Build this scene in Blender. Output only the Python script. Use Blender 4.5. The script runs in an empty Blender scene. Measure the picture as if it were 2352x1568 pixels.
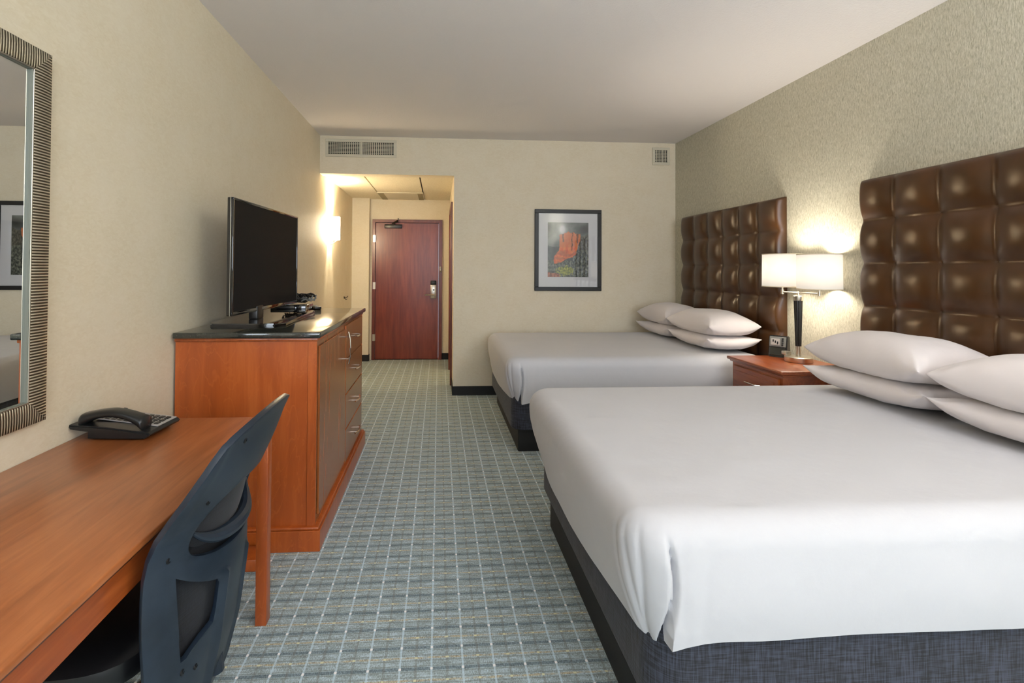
import bpy, bmesh, math, random
from math import pi, sin, cos, exp, sqrt
from mathutils import Vector, Matrix, noise, geometry

random.seed(4)
COL = bpy.context.scene.collection

# ------------------------------------------------------------------ materials
def srgb(r, g, b):
    def c(v):
        v /= 255.0
        return v / 12.92 if v <= .04045 else ((v + .055) / 1.055) ** 2.4
    return (c(r), c(g), c(b), 1)

class NT:
    """small helper around a node tree"""
    def __init__(s, name):
        s.m = bpy.data.materials.new(name); s.m.use_nodes = True
        s.t = s.m.node_tree; s.t.nodes.clear()
        s.out = s.t.nodes.new('ShaderNodeOutputMaterial')
        s.tc = s.t.nodes.new('ShaderNodeTexCoord')
    def n(s, typ, **kw):
        nd = s.t.nodes.new(typ)
        for k, v in kw.items(): setattr(nd, k, v)
        return nd
    def put(s, sock, v):
        if hasattr(v, 'is_linked') or isinstance(v, bpy.types.NodeSocket): s.t.links.new(v, sock)
        else: sock.default_value = v
    def m_(s, op, a, b=0.0, c=None):
        nd = s.n('ShaderNodeMath', operation=op)
        s.put(nd.inputs[0], a); s.put(nd.inputs[1], b)
        if c is not None: s.put(nd.inputs[2], c)
        return nd.outputs[0]
    def mix(s, f, a, b, blend='MIX'):
        nd = s.n('ShaderNodeMix', data_type='RGBA', blend_type=blend)
        s.put(nd.inputs[0], f); s.put(nd.inputs[6], a); s.put(nd.inputs[7], b)
        return nd.outputs[2]
    def ramp(s, f, stops):
        nd = s.n('ShaderNodeValToRGB'); s.put(nd.inputs[0], f)
        e = nd.color_ramp.elements
        while len(e) < len(stops): e.new(.5)
        for el, (p, c) in zip(e, stops):
            el.position = p; el.color = c if isinstance(c, tuple) else (c, c, c, 1)
        return nd.outputs[0]
    def mapped(s, scale=(1, 1, 1), rot=(0, 0, 0), src='Object'):
        nd = s.n('ShaderNodeMapping'); s.t.links.new(s.tc.outputs[src], nd.inputs[0])
        nd.inputs['Scale'].default_value = scale; nd.inputs['Rotation'].default_value = rot
        return nd.outputs[0]
    def noise(s, vec, scale=5, detail=3, rough=.5, dist=0):
        nd = s.n('ShaderNodeTexNoise'); s.put(nd.inputs['Vector'], vec)
        nd.inputs['Scale'].default_value = scale; nd.inputs['Detail'].default_value = detail
        nd.inputs['Roughness'].default_value = rough; nd.inputs['Distortion'].default_value = dist
        return nd.outputs[0]
    def bump(s, h, strength=.3, dist=.01):
        nd = s.n('ShaderNodeBump'); s.put(nd.inputs['Height'], h)
        nd.inputs['Strength'].default_value = strength; nd.inputs['Distance'].default_value = dist
        return nd.outputs[0]
    def pbr(s, col, rough=.5, normal=None, **kw):
        p = s.n('ShaderNodeBsdfPrincipled')
        s.put(p.inputs['Base Color'], col); s.put(p.inputs['Roughness'], rough)
        if normal is not None: s.put(p.inputs['Normal'], normal)
        for k, v in kw.items(): s.put(p.inputs[k], v)
        s.t.links.new(p.outputs[0], s.out.inputs[0]); return s.m

def plain(name, col, rough=.5, **kw):
    a = NT(name)
    return a.pbr(col, rough, **kw)

def wallpaper(name, c1, c2, c3):
    a = NT(name)
    fl = a.noise(a.mapped((1, 1, 2.2)), 34, 4, .6, 1.2)
    big = a.noise(a.mapped((1, 1, 1)), 6, 3, .6)
    col = a.mix(a.ramp(fl, [(.35, 0.), (.65, 1.)]), c1, c2)
    col = a.mix(a.ramp(big, [(.4, 0.), (.7, .5)]), col, c3)
    return a.pbr(col, .6, a.bump(fl, .05, .002))

def grain_wall():
    a = NT('grey_green_grasscloth')
    g1 = a.noise(a.mapped((1, 120, 22)), 1.6, 3, .55, .7)
    g2 = a.noise(a.mapped((1, 260, 60)), 1.2, 2, .6, .4)
    f = a.m_('ADD', a.m_('MULTIPLY', g1, .65), a.m_('MULTIPLY', g2, .35))
    col = a.ramp(f, [(.34, srgb(158, 155, 134)), (.5, srgb(194, 190, 170)), (.64, srgb(216, 212, 195))])
    return a.pbr(col, .5, a.bump(f, .45, .004))

def wood(name, dark, mid, light, axis='z', scale=1.0, rough=.35, figure=.0, coat=.25):
    a = NT(name)
    st = {'x': (1.2, 14, 14), 'y': (14, 1.2, 14), 'z': (14, 14, 1.2)}[axis]
    st = tuple(v * scale for v in st)
    g = a.noise(a.mapped(st), 2.2, 6, .62, .6)
    st2 = {'x': (.5, 3, 3), 'y': (3, .5, 3), 'z': (3, 3, .5)}[axis]
    b = a.noise(a.mapped(tuple(v * scale for v in st2)), 1.6, 4, .55, .8)
    f = a.m_('ADD', a.m_('MULTIPLY', g, .6), a.m_('MULTIPLY', b, .4))
    col = a.ramp(f, [(.34, dark), (.5, mid), (.66, light)])
    if figure:
        w = a.noise(a.mapped(tuple({'x': (1, 3, 3), 'y': (3, 1, 3), 'z': (3, 3, 1)}[axis])), 2.6, 3, .5, 2.6)
        r = a.ramp(w, [(.48, 0.), (.505, 1.), (.53, 0.)])
        col = a.mix(a.m_('MULTIPLY', r, figure), col, light)
    return a.pbr(col, rough, a.bump(g, .05, .002), **{'Coat Weight': coat, 'Coat Roughness': .25})

def carpet():
    a = NT('patterned_carpet')
    sep = a.n('ShaderNodeSeparateXYZ'); a.t.links.new(a.tc.outputs['Object'], sep.inputs[0])
    wob = a.noise(a.mapped((1, 1, 1)), 26, 2, .5)
    wobx = a.m_('MULTIPLY', a.m_('SUBTRACT', wob, .5), .010)
    X = a.m_('ADD', sep.outputs[0], .0165); Y = a.m_('SUBTRACT', sep.outputs[1], 1.701)
    Xw = a.m_('ADD', X, wobx); Yw = a.m_('ADD', Y, a.m_('MULTIPLY', wobx, .6))
    PX, PY = .1065, .0946
    def dist(v, per, off=0.0):      # distance in metres to the nearest line
        q = a.m_('DIVIDE', a.m_('SUBTRACT', v, off), per)
        fr = a.m_('SUBTRACT', q, a.m_('ROUND', q))
        return a.m_('MULTIPLY', a.m_('ABSOLUTE', fr), per)
    def line(d, w, soft=.0015):
        nd = a.n('ShaderNodeMapRange', interpolation_type='SMOOTHSTEP')
        a.put(nd.inputs[0], d); nd.inputs[1].default_value = w; nd.inputs[2].default_value = w + soft
        nd.inputs[3].default_value = 1; nd.inputs[4].default_value = 0
        return nd.outputs[0]
    speck = a.noise(a.mapped((300, 110, 1)), 1, 2, .7)
    blotch = a.noise(a.mapped((16, 42, 1)), 1, 4, .65)
    tone = a.m_('ADD', a.m_('MULTIPLY', speck, .6), a.m_('MULTIPLY', blotch, .4))
    base = a.ramp(tone, [(.34, srgb(118, 126, 123)), (.47, srgb(157, 172, 175)), (.56, srgb(183, 203, 211)), (.7, srgb(216, 234, 242))])
    dash = a.noise(a.mapped((38, 4, 1)), 1, 2, .6)
    # four dark x lines per cell: strong at 0, fainter at halves
    col = base
    col = a.mix(a.m_('MULTIPLY', line(dist(Yw, PY / 4, PY / 8), .0020), .5), col, srgb(118, 126, 121))
    halfm = a.m_('MULTIPLY', line(dist(Yw, PY, PY / 2), .0035), a.ramp(dash, [(.36, .25), (.55, .9)]))
    col = a.mix(halfm, col, a.ramp(speck, [(.35, srgb(139, 126, 108)), (.62, srgb(214, 206, 172))]))
    col = a.mix(a.m_('MULTIPLY', line(dist(Yw, PY, 0), .0060), .68), col, a.ramp(speck, [(.4, srgb(64, 82, 92)), (.7, srgb(113, 136, 144))]))
    col = a.mix(a.m_('MULTIPLY', line(dist(Xw, PX, PX / 2), .0035), a.ramp(blotch, [(.35, .2), (.6, .55)])), col, srgb(118, 118, 110))
    col = a.mix(a.m_('MULTIPLY', line(dist(X, PX, 0), .0026), .55), col, srgb(216, 239, 250))
    d0 = a.m_('MULTIPLY', line(dist(X, PX, 0), .0035), line(dist(Y, PY, 0), .0045))
    d1 = a.m_('MULTIPLY', line(dist(Xw, PX, PX / 2), .004), line(dist(Yw, PY, PY / 2), .0035))
    col = a.mix(d0, col, srgb(250, 250, 250))
    col = a.mix(a.m_('MULTIPLY', d1, .6), col, srgb(250, 250, 206))
    pile = a.noise(a.mapped((1, 1, 1)), 420, 2, .6)
    return a.pbr(col, .95, a.bump(pile, .35, .004), **{'Sheen Weight': .15, 'Specular IOR Level': .15})

def leather():
    a = NT('brown_leather')
    n1 = a.noise(a.mapped(), 7, 3, .5)
    col = a.mix(n1, srgb(50, 31, 14), srgb(88, 56, 28))
    return a.pbr(col, .29, None, **{'Specular IOR Level': .5})

def linen(name, col, amt=.0):
    a = NT(name)
    n1 = a.noise(a.mapped((1, 1, 1)), 7, 4, .55)
    n2 = a.noise(a.mapped((1, 1, 1)), 500, 1, .5)
    h = a.m_('ADD', n1, a.m_('MULTIPLY', n2, .03))
    return a.pbr(col, .85, a.bump(h, .18, .02), **{'Sheen Weight': .2, 'Specular IOR Level': .25})

def weave(name, c1, c2, sc=240):
    a = NT(name)
    w1 = a.noise(a.mapped((sc, sc, 14)), 1, 2, .6); w2 = a.noise(a.mapped((14, 14, sc)), 1, 2, .6)
    f = a.m_('ADD', a.m_('MULTIPLY', w1, .5), a.m_('MULTIPLY', w2, .5))
    return a.pbr(a.ramp(f, [(.40, c1), (.60, c2)]), .85, a.bump(f, .3, .002), **{'Sheen Weight': .1})

def metal(name, col=(.72, .69, .65, 1), rough=.25):
    return plain(name, col, rough, Metallic=1.0)

def brushed(name):
    a = NT(name)
    n = a.noise(a.mapped((3, 3, 400)), 1, 2, .6)
    return a.pbr(srgb(206, 200, 188), .28, a.bump(n, .08, .001), Metallic=1.0)

def emit(name, col, strength):
    a = NT(name)
    e = a.n('ShaderNodeEmission'); e.inputs[0].default_value = col; e.inputs[1].default_value = strength
    a.t.links.new(e.outputs[0], a.out.inputs[0]); return a.m

def shade_mat(name, col, strength, tr=(.9, .82, .68, 1), k=.45):
    a = NT(name)
    d = a.n('ShaderNodeBsdfDiffuse'); d.inputs[0].default_value = (.9, .86, .78, 1)
    t = a.n('ShaderNodeBsdfTranslucent'); t.inputs[0].default_value = tr
    m1 = a.n('ShaderNodeMixShader'); m1.inputs[0].default_value = k
    a.t.links.new(d.outputs[0], m1.inputs[1]); a.t.links.new(t.outputs[0], m1.inputs[2])
    e = a.n('ShaderNodeEmission'); e.inputs[0].default_value = col; e.inputs[1].default_value = strength
    ad = a.n('ShaderNodeAddShader')
    a.t.links.new(m1.outputs[0], ad.inputs[0]); a.t.links.new(e.outputs[0], ad.inputs[1])
    a.t.links.new(ad.outputs[0], a.out.inputs[0]); return a.m

def glass_pane(name):
    a = NT(name)
    t = a.n('ShaderNodeBsdfTransparent'); g = a.n('ShaderNodeBsdfGlossy'); g.inputs['Roughness'].default_value = .02
    f = a.n('ShaderNodeFresnel'); f.inputs[0].default_value = 1.5
    m1 = a.n('ShaderNodeMixShader')
    a.t.links.new(f.outputs[0], m1.inputs[0]); a.t.links.new(t.outputs[0], m1.inputs[1]); a.t.links.new(g.outputs[0], m1.inputs[2])
    a.t.links.new(m1.outputs[0], a.out.inputs[0]); return a.m

def print_mat():
    a = NT('printed_photograph')
    at = a.n('ShaderNodeAttribute', attribute_name='print')
    return a.pbr(at.outputs['Color'], .5)

M = dict(
    wall=wallpaper('beige_wallpaper', srgb(224, 211, 184), srgb(231, 220, 196), srgb(233, 223, 202)),
    rwall=grain_wall(), carpet=carpet(), leather=leather(),
    ceil=None,
    sheet=linen('white_bed_linen', srgb(190, 190, 194)),
    pillow=linen('white_pillow_linen', srgb(224, 217, 216)),
    base=weave('charcoal_woven_fabric', srgb(17, 18, 22), srgb(56, 60, 74)),
    plinth=plain('black_plinth', srgb(14, 13, 13), .6),
    cherry=wood('cherry_veneer', srgb(150, 68, 22), srgb(168, 80, 28), srgb(188, 98, 42), 'z', .55, .32, .45),
    cherryh=wood('cherry_top', srgb(134, 74, 36), srgb(164, 96, 52), srgb(186, 116, 68), 'y', 1.0, .30, 0),
    cherryx=wood('cherry_edge', srgb(120, 56, 22), srgb(152, 74, 30), srgb(176, 94, 44), 'y', 1.3, .32, 0),
    lip=plain('grey_green_lip', srgb(112, 116, 106), .4),
    edge=wood('dark_moulding', srgb(74, 36, 18), srgb(92, 46, 22), srgb(108, 58, 30), 'y', 1.3, .35, 0),
    front=wood('cherry_front', srgb(124, 70, 30), srgb(148, 86, 42), srgb(168, 102, 54), 'z', 1.0, .25, 0),
    door=wood('mahogany_door', srgb(96, 34, 18), srgb(116, 46, 26), srgb(132, 58, 34), 'z', .8, .33, 0),
    doorfr=wood('mahogany_frame', srgb(86, 34, 24), srgb(102, 44, 32), srgb(118, 54, 38), 'z', 1.2, .35, 0),
    nstand=wood('nightstand_wood', srgb(104, 46, 22), srgb(132, 64, 30), srgb(156, 84, 42), 'y', 1.3, .28, 0),
    granite=None,
    black=plain('black_plastic', srgb(18, 18, 20), .35),
    gloss=plain('glossy_black_plastic', srgb(10, 10, 11), .06, **{'Coat Weight': 1.0, 'Coat Roughness': .03}),
    screen=plain('dark_screen', srgb(25, 25, 26), .55, **{'Specular IOR Level': .1}),
    chrome=metal('polished_nickel', (.78, .75, .70, 1), .15),
    nickel=brushed('brushed_nickel'),
    silver=metal('silver_frame_metal', srgb(200, 196, 186), .3),
    
    white=plain('white_enamel', srgb(214, 206, 184), .5),
    matb=plain('white_mat_board', srgb(222, 220, 220), .8),
    frame=plain('black_picture_frame', srgb(22, 22, 24), .4),
    slot=plain('taupe_slot', srgb(138, 128, 100), .8), dark=plain('dark_void', srgb(8, 8, 8), .9),
    chair=None, mesh=weave('navy_mesh_fabric', srgb(4, 6, 11), srgb(15, 19, 31), 420),
    rib_v=None, rib_h=None, mirror=metal('mirror_silver', (.86, .88, .87, 1), .0),
    shade=shade_mat('lit_lamp_shade', (1, .95, .88, 1), .34, (.42, .40, .37, 1)),
    sconce=shade_mat('lit_sconce_glass', (1, .83, .58, 1), 50.0, (.98, .92, .8, 1), .95),
    trim=plain('cream_trim', srgb(226, 214, 186), .8), bulb=emit('lit_bulb', (1, .82, .6, 1), 12),
    glass=glass_pane('picture_glass'), print=print_mat(),
    grey=plain('grey_plastic', srgb(120, 122, 120), .4),
    keys=plain('phone_key_grey', srgb(176, 170, 166), .5),
    phone=plain('phone_black', srgb(24, 26, 27), .28),
    tile=None, stain=metal('dark_bronze', srgb(60, 52, 44), .4),
    cream=plain('cream_switch', srgb(220, 205, 170), .5),
    curtain=linen('beige_curtain', srgb(196, 184, 164)),
)
def mk_more():
    a = NT('textured_ceiling_paint')
    n = a.noise(a.mapped(), 90, 3, .6)
    M['ceil'] = a.pbr(srgb(234, 229, 227), .9, a.bump(n, .35, .006))
    a = NT('acoustic_tile')
    n = a.noise(a.mapped((1, 2, 1)), 60, 4, .7)
    M['tile'] = a.pbr(a.ramp(n, [(.3, srgb(214, 202, 174)), (.6, srgb(238, 229, 204))]), .9, a.bump(n, .3, .004))
    a = NT('black_granite')
    n = a.noise(a.mapped(), 120, 4, .7)
    M['granite'] = a.pbr(a.ramp(n, [(.4, srgb(20, 24, 22)), (.75, srgb(58, 64, 58))]), .12, **{'Specular IOR Level': .7, 'Coat Weight': .5, 'Coat Roughness': .06})
    a = NT('blue_black_moulded_plastic')
    n = a.noise(a.mapped(), 5, 4, .6); n2 = a.noise(a.mapped(), 300, 2, .6)
    M['chair'] = a.pbr(a.ramp(n, [(.35, srgb(22, 32, 44)), (.65, srgb(36, 48, 62))]), .38, a.bump(n2, .1, .001))
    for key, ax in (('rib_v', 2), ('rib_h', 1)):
        a = NT('shade_striped_pewter_' + key)
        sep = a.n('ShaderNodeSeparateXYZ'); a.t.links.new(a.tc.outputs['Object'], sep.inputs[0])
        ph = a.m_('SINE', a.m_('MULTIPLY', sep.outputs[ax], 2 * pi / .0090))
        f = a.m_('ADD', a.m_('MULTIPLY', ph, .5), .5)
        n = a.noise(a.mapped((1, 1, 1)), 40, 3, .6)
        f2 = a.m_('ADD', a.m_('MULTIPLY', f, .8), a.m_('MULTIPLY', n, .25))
        M[key] = a.pbr(a.ramp(f2, [(.25, srgb(66, 58, 42)), (.55, srgb(150, 140, 116)), (.9, srgb(214, 206, 186))]), .42, a.bump(f, .8, .003), Metallic=.55)  # groove shade painted in as dark bands, rib crests painted lighter
mk_more()

# ------------------------------------------------------------------ object helpers
def tag(o, label=None, cat=None, group=None, kind=None):
    if label: o['label'] = label
    if cat: o['category'] = cat
    if group: o['group'] = group
    if kind: o['kind'] = kind
    return o

def thing(name, loc, label, cat, rotz=0, group=None):
    o = bpy.data.objects.new(name, None); COL.objects.link(o)
    o.location = loc; o.rotation_euler = (0, 0, rotz); o.empty_display_size = .1
    return tag(o, label, cat, group)

def root_loc(o):
    while o.parent: o = o.parent
    return Vector(o.location)

def obj(name, bm, mat, parent=None, world=False, smooth=True, angle=35):
    """link a bmesh as one mesh object; world=True: the coordinates are world ones"""
    if world and parent is not None:
        bmesh.ops.translate(bm, verts=bm.verts, vec=-root_loc(parent))
    me = bpy.data.meshes.new(name); bm.normal_update()
    if smooth:
        for f in bm.faces: f.smooth = True
        for e in bm.edges:
            if len(e.link_faces) == 2 and e.calc_face_angle(0) > math.radians(angle): e.smooth = False
    bm.to_mesh(me); bm.free()
    me.materials.append(mat)
    o = bpy.data.objects.new(name, me); COL.objects.link(o)
    if parent is not None: o.parent = parent
    return o

def B(): return bmesh.new()

def box(bm, x0, x1, y0, y1, z0, z1, bev=0.0, seg=2, mtx=None):
    t = bmesh.new()
    bmesh.ops.create_cube(t, size=1)
    bmesh.ops.scale(t, vec=(abs(x1 - x0), abs(y1 - y0), abs(z1 - z0)), verts=t.verts)
    bmesh.ops.translate(t, vec=((x0 + x1) / 2, (y0 + y1) / 2, (z0 + z1) / 2), verts=t.verts)
    if bev: bmesh.ops.bevel(t, geom=t.edges[:], offset=bev, segments=seg, profile=.5, affect='EDGES')
    merge(bm, t, mtx); return bm

def merge(bm, t, mtx=None):
    if mtx is not None: bmesh.ops.transform(t, matrix=mtx, verts=t.verts)
    mp = {}
    for v in t.verts: mp[v] = bm.verts.new(v.co)
    for f in t.faces:
        try: bm.faces.new([mp[v] for v in f.verts])
        except ValueError: pass
    t.free()

def lathe(bm, prof, c=(0, 0, 0), n=48, axis='z', cap=True):
    rings = []
    for r, h in prof:
        ring = []
        for i in range(n):
            a = 2 * pi * i / n
            p = {'z': (c[0] + r * cos(a), c[1] + r * sin(a), c[2] + h),
                 'x': (c[0] + h, c[1] + r * cos(a), c[2] + r * sin(a)),
                 'y': (c[0] + r * sin(a), c[1] + h, c[2] + r * cos(a))}[axis]
            ring.append(bm.verts.new(p))
        rings.append(ring)
    for a, b in zip(rings, rings[1:]):
        for i in range(n):
            bm.faces.new((a[i], a[(i + 1) % n], b[(i + 1) % n], b[i]))
    if cap:
        bm.faces.new(list(reversed(rings[0]))); bm.faces.new(rings[-1])
    return bm

def tube(bm, pts, r, n=10, closed=False):
    pts = [Vector(p) for p in pts]; rings = []
    rr = r if isinstance(r, (list, tuple)) else [r] * len(pts)
    up = Vector((0, 0, 1))
    for i, p in enumerate(pts):
        d = (pts[min(i + 1, len(pts) - 1)] - pts[max(i - 1, 0)]).normalized()
        s = d.cross(up)
        if s.length < .05: s = d.cross(Vector((1, 0, 0)))
        s.normalize(); u = s.cross(d).normalized()
        rings.append([bm.verts.new(p + (s * cos(2 * pi * k / n) + u * sin(2 * pi * k / n)) * rr[i]) for k in range(n)])
    for a, b in zip(rings, rings[1:]):
        for k in range(n): bm.faces.new((a[k], a[(k + 1) % n], b[(k + 1) % n], b[k]))
    bm.faces.new(list(reversed(rings[0]))); bm.faces.new(rings[-1])
    bmesh.ops.recalc_face_normals(bm, faces=bm.faces[:])
    return bm

def prism(bm, poly, axis, a, b):
    """polygon in the plane normal to axis, extruded from a to b"""
    def P(p, h):
        return {'x': (h, p[0], p[1]), 'y': (p[0], h, p[1]), 'z': (p[0], p[1], h)}[axis]
    v0 = [bm.verts.new(P(p, a)) for p in poly]; v1 = [bm.verts.new(P(p, b)) for p in poly]
    n = len(poly)
    bm.faces.new(v0); bm.faces.new(list(reversed(v1)))
    for i in range(n): bm.faces.new((v0[i], v1[i], v1[(i + 1) % n], v0[(i + 1) % n]))
    bmesh.ops.recalc_face_normals(bm, faces=bm.faces[:])
    return bm

def grid(bm, nu, nv, fn, closed_u=False):
    V = [[bm.verts.new(fn(i / (nu if closed_u else nu - 1), j / (nv - 1))) for j in range(nv)] for i in range(nu)]
    for i in range(nu if closed_u else nu - 1):
        for j in range(nv - 1):
            bm.faces.new((V[i][j], V[(i + 1) % nu][j], V[(i + 1) % nu][j + 1], V[i][j + 1]))
    return V

def struct(name, bm, mat, smooth=False, label=None):
    o = obj(name, bm, mat, None, smooth=smooth); o['kind'] = 'structure'
    if label: o['label'] = label
    return o

def copy_tree(o, parent=None):
    c = o.copy(); COL.objects.link(c); c.parent = parent
    for ch in [k for k in bpy.data.objects if k.parent == o]: copy_tree(ch, c)
    return c

# ------------------------------------------------------------------ the room
XL, XR, YB, YD, YR = -1.2566, 2.60, 5.3024, 7.386, -3.60
HC, XO, ZO, ZT = 2.74, .1557, 2.341, 2.362

b = B(); box(b, XL - .1, XR + .1, YR - .1, YD + .1, -.1, 0)
struct('floor', b, M['carpet'])
b = B(); box(b, XL - .1, XR + .1, YR - .1, YB + .1, HC, HC + .1)
struct('ceiling', b, M['ceil'])
b = B(); box(b, XL - .1, XL, YR - .1, YD + .1, 0, HC)
struct('wall_left', b, M['wall'])
b = B(); box(b, XR, XR + .1, YR - .1, YB + .1, 0, HC)
struct('wall_right', b, M['rwall'])
b = B()
box(b, XO, XR, YB, YB + .1, 0, HC)          # part right of the opening
box(b, XL, XO, YB, YB + .14, ZO, HC)        # header above the opening
struct('wall_back', b, M['wall'])
b = B()                                     # right side of the entry, with the closet doorway
box(b, XO, XO + .1, YB + .1, 5.80, 0, ZT)
box(b, XO, XO + .1, 5.80, 6.62, 2.06, ZT)
box(b, XO, XO + .1, 6.62, YD, 0, ZT)
struct('wall_entry_right', b, M['wall'])
b = B()
box(b, -.97, .045, YD, YD + .1, 2.06, ZT)
box(b, XL, -.97, YD, YD + .1, 0, ZT)
box(b, .045, XO + .1, YD, YD + .1, 0, ZT)
box(b, XL, -1.012, YD - .11, YD, 0, ZT)     # the narrow pier left of the door
struct('wall_entry_end', b, M['wall'])
# entry ceiling of three runs of tile
b = B()
for x0, x1 in ((XL, -.838), (-.822, -.228), (-.212, XO)): box(b, x0, x1, YB + .14, YD, ZT, ZT + .02)
struct('ceiling_entry', b, M['tile'])
b = B(); box(b, XL, XO, YB + .1, YD + .1, ZT + .02, ZT + .06)
struct('trim_1', b, M['plinth'], label='dark grid behind the entry ceiling tiles')
# rear wall with the window the daylight comes through
WX0, WX1, WZ0, WZ1 = -.75, 2.25, .90, 2.60
b = B()
box(b, XL, WX0, YR - .1, YR, 0, HC); box(b, WX1, XR, YR - .1, YR, 0, HC)
box(b, WX0, WX1, YR - .1, YR, 0, WZ0); box(b, WX0, WX1, YR - .1, YR, WZ1, HC)
struct('wall_rear', b, M['wall'])
b = B()
for x in (WX0, WX0 + 1.0, WX0 + 2.0, WX1): box(b, x - .025, x + .025, YR - .09, YR - .03, WZ0, WZ1, .004)
for z in (WZ0, WZ1): box(b, WX0, WX1, YR - .09, YR - .03, z - .03, z + .03, .004)
win = struct('window_1', b, M['white'])
b = B(); box(b, WX0, WX1, YR - .065, YR - .06, WZ0, WZ1)
obj('pane', b, M['glass'], win, smooth=False)
# black vinyl baseboards
def bb(name, *bx):
    b = B()
    for q in bx: box(b, *q, 0, .095, .003, 1)
    struct(name, b, M['plinth'])
bb('baseboard_back', (XO - .008, XR - .01, YB - .008, YB))
bb('baseboard_left', (XL, XL + .008, YR, YD - .11))
bb('baseboard_right', (XR - .008, XR, YR, YB - .01))
bb('baseboard_entry', (XO - .008, XO, YB, 5.735), (XO - .008, XO, 6.69, YD), (XL + .008, -1.004, YD - .118, YD - .11), (-1.012, -1.004, YD - .11, YD - .03), (.049, XO - .008, YD - .008, YD))

# entry door in its frame
b = B(); box(b, -.93, -.006, YD + .005, YD + .05, .008, 2.016, .002, 1)
door = struct('door_1', b, M['door'])
b = B()
box(b, -.978, -.932, YD - .03, YD + .1, 0, 2.064, .003, 1); box(b, -.004, .049, YD - .03, YD + .1, 0, 2.064, .003, 1)
box(b, -.978, .049, YD - .028, YD + .1, 2.018, 2.064, .003, 1)
obj('door_frame', b, M['doorfr'], door)
b = B(); box(b, -.93, -.004, YD - .005, YD + .1, 0, .008); obj('threshold', b, M['stain'], door)
for z in (1.78, 1.09, .33):
    b = B(); lathe(b, [(.007, -.05), (.007, .05)], (-.932, YD - .002, z), 12)
    box(b, -.965, -.932, YD - .033, YD - .03, z - .05, z + .05)
    obj('hinge', b, M['nickel'], door)
b = B(); box(b, -.80, -.545, YD - .05, YD + .005, 1.935, 1.99, .006)
cl = obj('door_closer', b, M['black'], door)
b = B(); tube(b, [(-.66, YD - .04, 1.99), (-.66, YD - .05, 2.02), (-.60, YD - .09, 2.05), (-.60, YD - .05, 2.075)], .008, 8)
tube(b, [(-.69, YD - .05, 2.0), (-.60, YD - .09, 2.03)], .010, 8)
obj('closer_arm', b, M['stain'], cl)
b = B(); box(b, -.122, -.038, YD - .03, YD + .005, .905, 1.105, .006)
lk = obj('lock_plate', b, M['silver'], door)
b = B(); box(b, -.124, -.036, YD - .036, YD + .005, 1.105, 1.165, .008); obj('card_reader', b, M['black'], lk)
b = B()
tube(b, [(-.075, YD - .02, .958), (-.075, YD - .065, .958), (-.10, YD - .072, .958), (-.205, YD - .072, .955)], .010, 10)
obj('door_lever', b, M['silver'], lk)
b = B(); lathe(b, [(.012, 0), (.012, .02), (.006, .022)], (-.075, YD - .052, 1.03), 14, 'y'); obj('deadbolt_knob', b, M['stain'], lk)
b = B(); box(b, .012, .036, YD - .045, YD - .03, 1.29, 1.375, .004)
tube(b, [(.024, YD - .045, 1.36), (.024, YD - .07, 1.35), (.024, YD - .07, 1.31), (.024, YD - .045, 1.30)], .005, 8)
obj('swing_bar_latch', b, M['silver'], door)
# closet door on the right of the entry
b = B(); box(b, XO + .12, XO + .92, 6.58, 6.62, .01, 2.05, .002, 1); d2 = struct('door_2', b, M['door'])
b = B()
for y0, y1, z0, z1 in ((5.735, 5.805, 0, 2.06), (6.615, 6.685, 0, 2.06), (5.735, 6.685, 2.055, 2.12)):
    box(b, XO - .022, XO + .1, y0, y1, z0, z1, .003, 1)
obj('door_frame', b, M['doorfr'], d2)

b = B()                                     # small lit bathroom beyond that doorway
box(b, XO + .1, 1.75, 7.0, 7.1, 0, ZT); box(b, 1.75, 1.85, YB + .1, 7.1, 0, ZT)
struct('wall_bathroom', b, M['wall'])
b = B(); box(b, XO, 1.85, YB + .1, 7.1, ZT, ZT + .05); struct('ceiling_bathroom', b, M['ceil'])
# wall vents
def vent(x0, x1, z0, z1, m, cols, rows, halves, label):
    r = thing('air_vent', (x0, YB, z0), label, 'air vent')
    b = B()
    yb, yf = YB - .014, YB - .001
    box(b, x0, x1, yb, yf, z1 - m, z1, .003, 1); box(b, x0, x1, yb, yf, z0, z0 + m, .003, 1)
    box(b, x0, x0 + m, yb, yf, z0 + m, z1 - m); box(b, x1 - m, x1, yb, yf, z0 + m, z1 - m)
    if halves == 2: box(b, (x0 + x1) / 2 - m * .35, (x0 + x1) / 2 + m * .35, yb, yf, z0 + m, z1 - m)
    obj('frame', b, M['white'], r, True)
    b = B(); box(b, x0 + m * .9, x1 - m * .9, YB - .003, YB - .0015, z0 + m * .9, z1 - m * .9); obj('duct_backing', b, M['dark'], r, True, False)
    b = B()
    w = (x1 - x0 - 2 * m)
    for i in range(1, cols):
        x = x0 + m + w * i / cols; box(b, x - .0028, x + .0028, YB - .011, YB - .004, z0 + m, z1 - m)
    for j in range(1, rows):
        z = z0 + m + (z1 - z0 - 2 * m) * j / rows; box(b, x0 + m, x1 - m, YB - .013, YB - .0112, z - .0022, z + .0022)
    obj('louver_grid', b, M['white'], r, True, False)
vent(-1.199, -.457, 2.517, 2.705, .030, 34, 9, 2, 'wide cream double air vent high on the back wall above the entry opening')
vent(2.335, 2.53, 2.498, 2.69, .030, 8, 8, 1, 'small square cream air vent in the top right corner of the back wall')

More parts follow.
